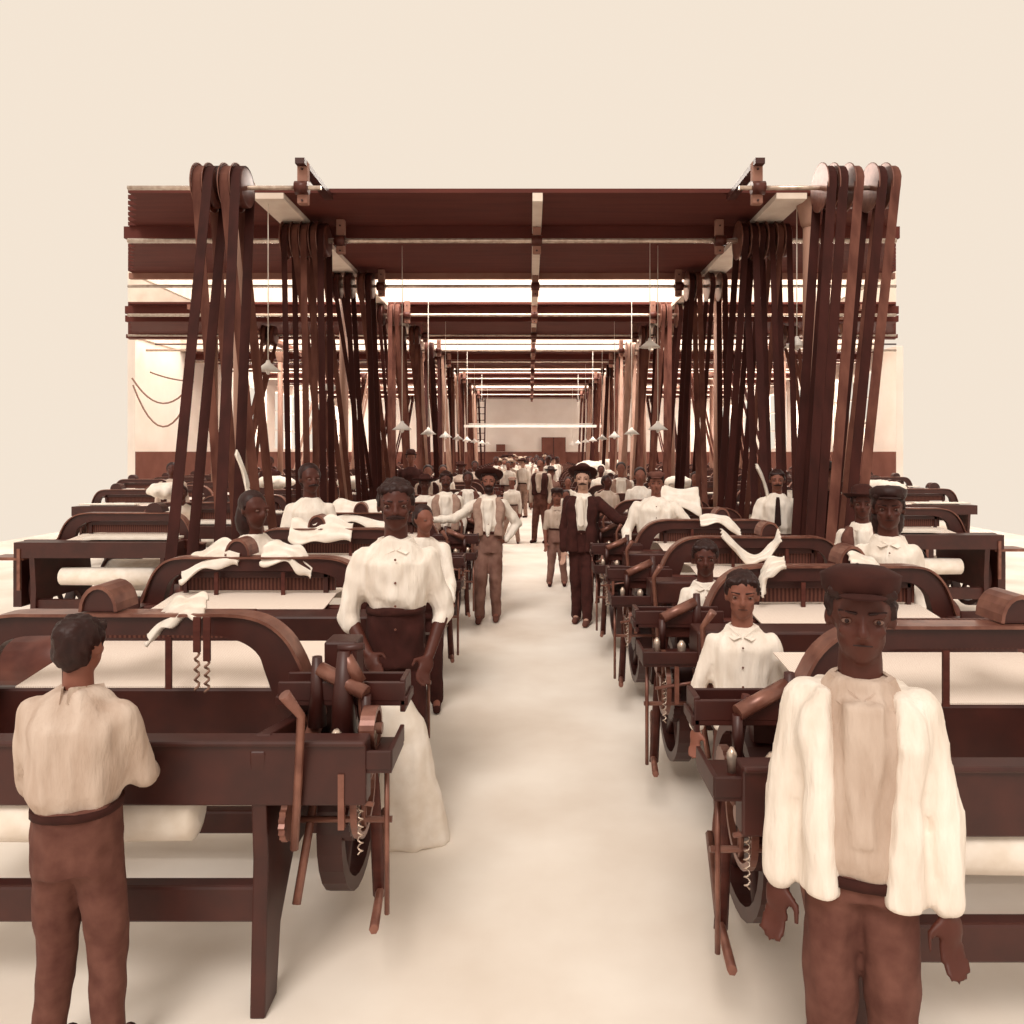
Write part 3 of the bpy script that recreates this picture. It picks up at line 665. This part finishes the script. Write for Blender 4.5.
def person(label, X, Y, h, yaw=0, kid=0, lean=(0, 0), arms=None, feet=None, skin='skin_d', shirt='shirt', trousers='denim', over=None,
           hat=None, hair=True, mo=False, beard=False, tie=False, sleeve=1.0, turn=0, vox=.012, group=None, tucked=True, hs=1.0, shoes='felt', name='person', floor=0, bulk=1.0, wz=.60):
    t = thing(name, label, 'person', (X, Y, floor), group); yaw -= .85 * math.atan2(X, Y); t.rotation_euler = (0, 0, yaw)
    hd = h * (.135 + .03 * kid) * hs                      # head height
    zt = h; zc = h - hd * .5; zsh = h - hd * 1.38; zh = h * (.52 - .02 * kid); zcr = h * .465; zk = h * .27
    ws = h * .094 * bulk; wh = h * .076 * bulk; dp = h * .062 * bulk; zw = h * wz
    def ln(z): q = max(0, (z - zh)) / (zsh - zh); return lean[0] * q, lean[1] * q
    hx, hy = ln(zc); hx *= 1.05
    det = vox < .014
    # limbs
    feet = feet or ((-.09, 0), (.09, 0))
    F_ = [Vector((feet[0][0], feet[0][1], 0)), Vector((feet[1][0], feet[1][1], 0))]
    HP = [Vector((-wh * .55, 0, zh * .98)), Vector((wh * .55, 0, zh * .98))]
    KN = [(HP[i] + F_[i] + Vector((0, 0, h * .05))) / 2 + Vector((0, -.03, 0)) for i in (0, 1)]
    AN = [F_[i] + Vector((0, 0, h * .05)) for i in (0, 1)]
    lx, ly = ln(zsh)
    SH = [Vector((lx - ws * .98, ly, zsh - .035 * h / 1.7)), Vector((lx + ws * .98, ly, zsh - .035 * h / 1.7))]
    arms = arms or (((-.18, .05, -1), (.05, -.25, -1)), ((.18, .05, -1), (-.05, -.25, -1)))
    EL, WR, DR = [], [], []
    for i in (0, 1):
        e = SH[i] + unit(arms[i][0]) * h * .175; w_ = e + unit(arms[i][1]) * h * .145
        EL.append(e); WR.append(w_); DR.append(unit(arms[i][2] if len(arms[i]) > 2 else arms[i][1]))
    a = h / 1.7
    # body: one continuous surface
    mb = MB()
    T = [(zcr, wh * .9, dp * .9), (zh, wh * 1.0, dp), (zh + (zsh - zh) * .35, wh * .86, dp * .85), (zh + (zsh - zh) * .75, ws * .95, dp * 1.05), (zsh - .03, ws * .85, dp * .8), (zsh + hd * .10, ws * .4, dp * .6)]
    mb.stack([(*ln(z), z, w_, d_) for z, w_, d_ in T])
    nk = Vector((lx, ly, zsh - .02)); hc = Vector((hx, hy - .015 * a, zc))
    mb.cap(nk, hc + Vector((0, .012 * a, -hd * .2)), hd * .25, hd * .22)
    Rh = Matrix.Rotation(turn, 3, 'Z')
    def hp(x, y, z): return hc + Rh @ Vector((x * hd, y * hd, z * hd))
    mb.ell(hp(0, .03, .12), (hd * .335, hd * .42, hd * .375), 16)
    mb.ell(hp(0, -.10, -.18), (hd * .255, hd * .30, hd * .30), 14)
    mb.ell(hp(0, -.20, -.36), (hd * .13, hd * .14, hd * .12), 10)
    mb.cap(hp(0, -.385, .03), hp(0, -.45, -.115), hd * .035, hd * .055, 8)            # nose
    mb.ell(hp(-.045, -.40, -.13), (hd * .04,) * 3, 8); mb.ell(hp(.045, -.40, -.13), (hd * .04,) * 3, 8)
    mb.cap(hp(-.2, -.33, .085), hp(.2, -.33, .085), hd * .05, hd * .05, 8)           # brow
    mb.ell(hp(-.17, -.29, -.1), (hd * .08, hd * .07, hd * .07), 8); mb.ell(hp(.17, -.29, -.1), (hd * .08, hd * .07, hd * .07), 8)
    mb.ell(hp(0, -.355, -.235), (hd * .10, hd * .05, hd * .035), 8)                   # lips
    for sg in (-1, 1): mb.ell(hp(sg * .335, .03, -.03), (hd * .045, hd * .08, hd * .12), 8)
    for i in (0, 1):
        mb.cap(SH[i] * 1, EL[i], .039 * a, .036 * a); mb.cap(EL[i], WR[i], .040 * a, .027 * a)
        mb.cap(HP[i], KN[i], .078 * a, .055 * a); mb.cap(KN[i], AN[i], .052 * a, .035 * a)
        mb.cap(AN[i] + Vector((0, .03 * a, -.02 * a)), F_[i] + Vector((0, -.13 * a, .035)), .035 * a, .03 * a)
        hand(mb, WR[i], DR[i], Vector((1 if i == 0 else -1, -.6, .2)), a * 1.05, fingers=det)
    obj_me('body', voxel(mb, vox if not det else .009, 1), skin, t)
    # eyes
    for sg in (-1, 1):
        p = hp(sg * .155, -.335, .01)
        e = MB().ell(p, (hd * .055, hd * .035, hd * .03), 8).build('eye', 'eye', t)
        if det: MB().ell(p + Rh @ Vector((0, -hd * .03, 0)), (hd * .024, hd * .012, hd * .024), 8).build('pupil', 'pupil', e)
    if det:
        MB().cap(hp(-.09, -.405, -.235), hp(.09, -.405, -.235), hd * .008, hd * .008, 6).build('mouth', 'hair', t)
        for sg in (-1, 1): MB().cap(hp(sg * .07, -.385, .10), hp(sg * .23, -.33, .115), hd * .017, hd * .012, 6).build('eyebrow', 'hair', t)
    # shirt
    g = .016 * a; mb = MB()
    zl = zw - .02 * h if tucked else zh - .05 * h
    T = [(zl, wh * (.94 if tucked else 1.2) + g * .6, dp + g * .5), (zl + .05 * h, wh * 1.12 + g, dp * 1.15 + g * 1.2), (zw + (zsh - zw) * .55, ws * .98 + g, dp * 1.12 + g), (zw + (zsh - zw) * .8, ws * 1.0 + g, dp * 1.12 + g),
         (zsh - .035 * a, ws * 1.0 + g * .6, dp * .95 + g), (zsh + hd * .10, ws * .68 + g * .5, dp * .78 + g * .5), (zsh + hd * .24, hd * .30, hd * .32)]
    mb.stack([(*ln(z), z, w_, d_) for z, w_, d_ in T])
    for i in (0, 1):
        mb.cap(SH[i] + Vector((0, 0, -.008)), EL[i], (.052 if over and over[2] else .063) * a, (.045 if over and over[2] else .054) * a)
        if sleeve > .5: mb.cap(EL[i], EL[i].lerp(WR[i], min(1, (sleeve - .5) * 2) * .92), (.043 if over and over[2] else .054) * a, (.036 if over and over[2] else .043) * a)
    if over:                                                     # shirt front showing in the opening
        z0 = zh + (zsh - zh) * (.15 if over[1] == 'open' else .45)
        q0 = ln(z0); q1 = ln(zsh)
        mb.loft([[Vector((q[0] + sx_ * w_, q[1] - dp * 1.15 - g * dd, z)) for sx_, dd in ((-1, 2.0), (1, 2.0), (1, -1), (-1, -1))] for q, z, w_ in ((q0, z0, .02 * a), (ln((z0 + zsh) / 2), (z0 + zsh) / 2, .05 * a), (q1, zsh + .01, .055 * a))])
    sh = obj_me('shirt', voxel(mb, vox, 2, (.007 if over and over[2] else .019) * a if det else .008, 7), shirt, t)
    if det:                                                      # collar
        cz = zsh + hd * .26; cm = MB()
        for sg in (-1, 1):
            cm.loft([[Vector((lx + sg * x, ly + y, cz + z)) for x, y, z in q] for q in (
                ((.005, -hd * .36, -.055 * a), (.005, -hd * .40, -.055 * a), (.05 * a, -hd * .42, -.075 * a), (.05 * a, -hd * .38, -.075 * a)),
                ((hd * .27, -hd * .12, .0), (hd * .34, -hd * .16, .0), (hd * .42, -hd * .12, -.05 * a), (hd * .34, -hd * .08, -.05 * a)),
                ((.01, hd * .30, .012), (.01, hd * .36, .012), (.01, hd * .42, -.03), (.01, hd * .34, -.03)))], smooth=False)
        cm.build('collar', shirt, sh)
        bm_ = MB()
        for j in range(4):
            z = zsh - .03 - j * (zsh - zh) * .24; q = ln(z)
            bm_.lathe([(.006 * a, 0), (.006 * a, .004)], (q[0], q[1] - dp * 1.15 - g * 1.5, z), 'y', 8)
        bm_.build('button', 'iron_lit', sh)
    # trousers or skirt
    mb = MB()
    mb.stack([(0, 0, z, w_, d_) for z, w_, d_ in ((zcr - .02, wh * .95 + g, dp + g), (zh, wh * 1.05 + g, dp + g), (zw, wh * .96 + g * 1.3, dp * 1.0 + g * 1.3))])
    for i in (0, 1):
        mb.cap(HP[i] + Vector((0, 0, -.03)), KN[i], .092 * a, .074 * a); mb.cap(KN[i], AN[i] + Vector((0, 0, -.01)), .074 * a, .058 * a)
    MB().stack([(0, 0, z, wh * .97 + g * 1.5, dp + g * 1.6) for z in (zw - .035 * a, zw - .005)]).build('waistband', 'felt', t)
    obj_me('trousers', voxel(mb, vox, 2, .012 * a if det else .006, 9), trousers, t)
    mb = MB()
    for i in (0, 1):
        mb.cap(F_[i] + Vector((0, .045 * a, .045 * a)), F_[i] + Vector((0, -.15 * a, .033 * a)), .045 * a, .033 * a)
        mb.cap(F_[i] + Vector((0, .04 * a, .04 * a)), AN[i] + Vector((0, .01, .01)), .045 * a, .045 * a)
    if shoes: obj_me('shoe', voxel(mb, vox, 1), shoes, t)
    if over:                                                     # waistcoat or jacket with an open front
        oc, kind, long_ = over; g2 = g + .012 * a; mb = MB(); z_b = zh - (.06 * h if long_ else -.05 * h)
        for sg in (-1, 1):
            rows = []
            for z, w_, d_ in ((z_b, wh * 1.15 + g2, dp * 1.1 + g2), (zh + .06 * h, wh * 1.1 + g2, dp * 1.15 + g2), (zh + (zsh - zh) * .45, wh * 1.02 + g2, dp * 1.07 + g2), (zh + (zsh - zh) * .78, ws * 1.0 + g2, dp * 1.12 + g2), (zsh - .035 * a, ws * .95 + g2, dp * .95 + g2), (zsh + hd * .12, ws * .66 + g2 * .6, dp * .78 + g2 * .6)):
                f = (z - z_b) / (zsh - z_b); gap = (.012 + .035 * f if kind == 'closed' else .045 + .03 * f) * a
                q = ln(z); rows.append((q[0] + sg * (gap + w_) / 2 * 1.0, q[1], z, (w_ - gap) / 2, d_))
            mb.stack(rows, 20, 3.2)
        # back joins the halves
        mb.stack([(ln(z)[0], ln(z)[1] + dp * .8, z, w_, dp * .4) for z, w_ in ((z_b, wh * .9), (zsh, ws * .8), (zsh + hd * .15, ws * .4))])
        if long_:
            for i in (0, 1): mb.cap(SH[i], EL[i], .070 * a, .062 * a); mb.cap(EL[i], EL[i].lerp(WR[i], .9), .062 * a, .052 * a)
        obj_me('jacket' if long_ else 'waistcoat', voxel(mb, vox, 2, .010 * a if det else .006, 9), oc, t)
    if tie:
        q = ln(zsh); MB().loft([[Vector((q[0] + x * w_, q[1] - dp * 1.2 - g * 3.2 - y, z)) for x, y in ((-1, 0), (1, 0), (1, .008), (-1, .008))] for z, w_ in ((zsh + .03, .014), (zsh, .02), (zsh - .26 * h * .6, .034), (zsh - .26 * h * .66, .004))], smooth=False).build('necktie', 'hair' if tie == 1 else tie, t)
    # hair
    if hair:
        mb = MB(); mb.ell(hp(0, .09, .20), (hd * .37, hd * .42, hd * .36), 14)
        mb.ell(hp(0, .22, .0), (hd * .32, hd * .27, hd * .34), 12)
        for sg in (-1, 1): mb.ell(hp(sg * .30, -.02, .13), (hd * .08, hd * .14, hd * .17), 8)
        if det:
            for j in range(9): mb.ell(hp(-.28 + .07 * j, -.27 + .012 * abs(j - 4) * 1.2, .31 + .02 * math.sin(j * 2.1)), (hd * .08, hd * .09, hd * .09), 8)
        if hair == 'long': mb.ell(hp(0, .2, -.25), (hd * .38, hd * .28, hd * .55), 12)
        obj_me('hair', voxel(mb, max(.008, vox * .8), 1, .008 if det else 0, 40), 'hair', t)
    if mo:
        mb = MB()
        for sg in (-1, 1): mb.cap(hp(0, -.43, -.185), hp(sg * .16, -.35, -.22), hd * .045, hd * .022, 8)
        mb.build('moustache', 'hair', t)
    if beard:
        mb = MB(); mb.ell(hp(0, -.24, -.38), (hd * .22, hd * .20, hd * .22), 12)
        for sg in (-1, 1): mb.cap(hp(sg * .27, -.05, -.05), hp(sg * .12, -.30, -.38), hd * .07, hd * .08, 8)
        obj_me('beard', voxel(mb, .009, 1, .004, 40), 'hair', t)
    if hat:
        hk, hm, br = hat; Rt = Matrix.Rotation({'tilt': -.15, 'halo': -.5}.get(hk, -.05), 3, 'X')
        o = hp(0, .02, .26); mb = MB(); pr = [(.05, .42), (.22, .40), (.33, .30), (.37, .03), (br * .8, -.01), (br, .03), (br, .0), (br * .8, -.05), (.36, -.04)] if hk != 'cap' else [(.05, .30), (.25, .29), (.42, .20), (.40, .05), (.36, -.02)]
        rings = []
        for r_, z in pr:
            rings.append([o + Rt @ Vector((r_ * hd * math.cos(2 * PI * k / 24), r_ * hd * 1.08 * math.sin(2 * PI * k / 24), (z + (.06 * abs(math.cos(2 * PI * k / 24)) ** 2 if r_ > .5 else 0)) * hd)) for k in range(24)])
        mb.loft(rings); ho = mb.build('hat' if hk != 'cap' else 'cap', hm, t)
        if hk == 'cap': MB().ell(o + Rt @ Vector((0, -hd * .46, hd * .0)), (hd * .25, hd * .16, hd * .03), 12).build('peak', hm, ho)
        else: MB().lathe([(.375 * hd, 0), (.385 * hd, .01), (.37 * hd, .09 * hd), (.36 * hd, .09 * hd)], o + Rt @ Vector((0, 0, hd * .02))).build('hat_band', 'hair', ho)
    return t
def at(px, Y): return (px - CX) * Y / F

# left side, nearest first
person('person in a pale long-sleeved shirt, seen from behind at the lower left corner', at(78, 2.25), 2.25, 1.34, yaw=2.7, hs=1.0, shirt='shirt2', trousers='brown', skin='skin', vox=.012, lean=(0, 0), arms=(((-.1, -.35, -1), (.3, -.9, -.3)), ((.2, -.2, -1), (-.2, -.7, -.5))), bulk=1.05)
person('moustached person in white rolled-sleeve shirt standing behind the nearest left loom', at(396, 3.82), 3.82, 1.69, wz=.63, hs=1.05, kid=.3, mo=True, sleeve=.62, trousers='dark',
       arms=(((-.28, .0, -1), (.42, -.62, -.62)), ((.28, .05, -1), (-.30, -.60, -.75))), vox=.010, bulk=1.0)
person('small person with dark head just behind the shoulder of the moustached worker', at(424, 5.42), 5.42, 1.46, lean=(.0, -.1), shirt='shirt', trousers='dark', skin='skin', vox=.014, turn=.6, arms=(((-.2, -.4, -1), (.2, -.9, -.4)), ((.2, -.4, -1), (.0, -.9, -.4))))
person('girl with dark hair and white blouse bent over the looms between the near left belts', at(255, 5.3), 5.3, 1.56, hair='long', turn=.7, hs=1.2, shirt='shirt', trousers='dark', vox=.014, lean=(0, -.08), name='person')
person('person with dark hair in a white shirt working behind the third left loom', at(310, 6.9), 6.9, 1.72, turn=.4, hs=1.15, mo=True, shirt='shirt', trousers='dark', vox=.014, arms=(((-.25, -.1, -1), (.3, -.8, -.5)), ((.3, -.1, -1), (-.2, -.8, -.5))))
person('bearded person in round black hat and grey waistcoat standing left in the aisle', at(489, 8.3), 8.3, 1.63, hat=('halo', 'felt', .66), hs=1.08, beard=True, mo=True, over=('vest', 'open', False), trousers='denim', skin='skin', shoes='brown',
       arms=(((-.75, -.1, -.55), (-.85, -.3, .0), (-1, -.3, -.2)), ((.55, .25, -.8), (-.45, -.35, -.65), (-1, 0, -.2))), feet=((-.10, -.12), (.08, -.02)), vox=.010, yaw=-.05)
person('person in black hat, dark jacket and pale scarf standing right in the aisle', at(583, 8.2), 8.2, 1.66, hat=('halo', 'felt', .66), hs=1.08, mo=True, over=('dark', 'closed', True), trousers='dark', skin='skin_l', tie='shirt', shoes='brown',
       arms=(((-.18, .05, -1), (-.0, -.2, -1)), ((.75, -.1, -.6), (.95, -.25, -.15), (1, -.2, -.4))), feet=((-.07, 0), (.06, -.14)), vox=.010, yaw=-.15, turn=.1)
person('boy in a light shirt and cap standing in the aisle just behind the suited person', at(557, 10.4), 10.4, 1.33, kid=.8, shirt='shirt2', trousers='denim', skin='skin', hat=('cap', 'hair', .4), sleeve=.5, vox=.013, feet=((-.10, 0), (.10, .02)))
person('person with moustache in a dark waistcoat standing far back in the middle of the aisle', at(541, 15.3), 15.3, 1.70, mo=True, over=('dark', 'closed', False), shirt='shirt2', trousers='brown', skin='skin', vox=.016, yaw=-.4, feet=((-.15, 0), (.10, .05)))
person('boy in a dark hat half hidden behind the waistcoated person far back in the aisle', at(551, 15.9), 15.9, 1.50, hat=('tilt', 'hair', .6), shirt='denim', trousers='brown', skin='skin', vox=.016, kid=.5)
person('boy in white clothes and cap striding across the aisle behind the bearded person', at(512, 15.2), 15.2, 1.32, kid=.7, hat=('cap', 'vest', .5), shirt='shirt', trousers='vest', skin='skin', vox=.016, feet=((-.22, .0), (.12, .0)), turn=-.5)
person('child with a pale cap by the looms right behind the boy in the light shirt', at(568, 14.6), 14.6, 1.35, kid=.7, shirt='shirt', trousers='denim', skin='skin', vox=.017)
person('child with dark hair at the right looms just left of the suited person', at(566, 12.6), 12.6, 1.2, kid=.8, shirt='shirt2', trousers='denim', skin='skin', vox=.017)
# heads between the left looms
for px, Y, h, kw, lab in (
    (446, 9.0, 1.60, dict(over=('vest', 'open', False), mo=True, vox=.013), 'person with moustache, white shirt and grey waistcoat left of the bearded person'),
    (468, 10.6, 1.55, dict(skin='skin_d', over=('brown', 'open', False)), 'person with dark hair looking down between the two waistcoated men at left'),
    (425, 9.6, 1.52, dict(hat=('tilt', 'felt', .8)), 'boy in a dark brimmed hat behind the fifth left loom'),
    (428, 12.2, 1.62, dict(skin='skin', shirt='shirt2', over=('dark', 'open', False)), 'smiling person behind the boy in the brimmed hat at left'),
    (443, 13.4, 1.60, dict(skin='skin', shirt='shirt'), 'person with fair shirt by the lamp cords left of the aisle'),
    (411, 14.0, 1.84, dict(hat=('tilt', 'felt', .45), shirt='dark', skin='skin'), 'tall person in dark hat far back between the left belts'),
    (461, 16.0, 1.60, dict(shirt='shirt2', hat=('tilt', 'felt', .6)), 'dark hatted person far back left of the aisle'),
    (475, 17.5, 1.62, dict(shirt='shirt2'), 'pale shirted person far back at the left edge of the aisle'),
    (172, 12.0, 1.66, dict(shirt='shirt2', over=('dark', 'open', False)), 'person in a dark waistcoat with one pale sleeve at the far left edge'),
    (270, 17.0, 1.72, dict(shirt='dark'), 'dark clothed person far back left between the belts'),
    (184, 9.6, 1.42, dict(shirt='shirt', lean=(0, -.3)), 'person in white bending over a loom near the left edge'),
    (607, 11.4, 1.48, dict(shirt='shirt2', turn=.9), 'person with dark hair turned away behind the right looms next to the suited person'),
    (621, 12.6, 1.66, dict(skin='skin', over=('vest', 'open', False)), 'person with pale waistcoat behind the right looms'),
    (640, 11.2, 1.60, dict(skin='skin', hs=1.1), 'person in a bright white shirt and cap behind the right looms'),
    (601, 15.5, 1.55, dict(shirt='shirt'), 'person in white far back at the right edge of the aisle'),
    (695, 12.5, 1.5, dict(shirt='dark', skin='skin'), 'dark clothed person behind the right looms near the belts'),
    (826, 7.75, 1.70, dict(shirt='dark', trousers='dark', hat=('tilt', 'hair', .6), skin='skin'), 'dark clothed person with round hair standing among the near right belts'),
    (777, 8.0, 1.64, dict(tie=1, skin='skin', mo=True, vox=.013, arms=(((-.3, -.1, -1), (.2, -.8, -.4)), ((.3, -.1, -1), (-.2, -.8, -.4)))), 'person in a white shirt and dark necktie between the right belts'),
    (656, 7.72, 1.62, dict(skin='skin', vox=.013, hat=('cap', 'brown', .5), bulk=1.25, arms=(((-.45, -.1, -1), (.1, -.8, -.5)), ((.6, -.2, -.8), (.3, -.8, -.3)))), 'person in a wide white smock behind the third right loom'),
    (862, 6.35, 1.52, dict(over=('brown', 'open', False), hat=('tilt', 'felt', .6), vox=.013, hs=1.2), 'dark faced person in hat and brown waistcoat at the right edge'),
    (888, 4.88, 1.60, dict(hair='long', hat=('cap', 'hair', .5), vox=.013, hs=1.25), 'person with long black hair and a pale blouse at the far right edge')):
    k = dict(trousers='brown', skin='skin_d', vox=.016); k.update(kw); person(lab, at(px, Y), Y, h, **k)
# right side, near
person('boy in a white open-necked shirt leaning on the second right loom', at(703, 4.86), 4.80, 1.27, kid=.9, hs=1.08, sleeve=.55, vox=.011, trousers='denim', skin='skin_d', arms=(((-.25, -.15, -1), (-.35, -.9, -.1)), ((.15, -.2, -1), (-.75, -.6, -.25))))
person('small boy in a collarless white smock between the two nearest right looms', at(742, 3.43), 3.43, 1.29, kid=.9, hs=1.0, tucked=False, vox=.010, trousers='brown', skin='skin', hair=True,
       arms=(((-.35, .0, -1), (-.05, -.2, -1)), ((.28, .05, -1), (-.1, -.35, -1))))
person('dark faced person in a dark cap and open white shirt at the lower right corner', at(860, 2.0), 2.0, 1.52, kid=.15, hs=1.12, sleeve=1.0, vox=.011, over=('shirt', 'open', True), shirt='shirt2', trousers='brown', hat=('cap', 'felt', .5), bulk=.95, wz=.5,
       arms=(((-.22, .0, -1), (-.06, -.12, -1)), ((.22, .0, -1), (.05, -.15, -1))))
# the crowd gathered at the end of the aisle
protos = []
for i, (sh, sk, ht, ov) in enumerate((('shirt', 'skin', None, None), ('shirt2', 'skin', ('tilt', 'straw', .75), None), ('shirt', 'skin_d', None, ('vest', 'open', False)), ('shirt', 'skin_l', ('tilt', 'felt', .7), None))):
    p = person('worker in pale clothes in the crowd at the far end of the aisle', -.8 + .5 * i, 24.0 + .3 * i, 1.62 + .03 * i, skin=sk, shirt=sh, trousers='vest', hat=ht, over=ov, vox=.024, group='crowd at the end of the aisle')
    protos.append(p)
rnd = random.Random(3)
for i in range(44):
    Y = 20.5 + (i % 22) * .75; x = rnd.uniform(-1.0, .75) if i < 30 else rnd.choice((-2.6, 2.6, -1.2, 1.0)) * 1.0
    if i >= 30: x = rnd.choice((-1.05, .95, -.9, .85))
    if .0 < x < .45 and Y < 23: x -= .6
    o = dup(protos[i % 4], (x, Y, 0)); k = rnd.uniform(.9, 1.03); o.scale = (k, k, k); o.rotation_euler.z = rnd.uniform(-.7, .7)
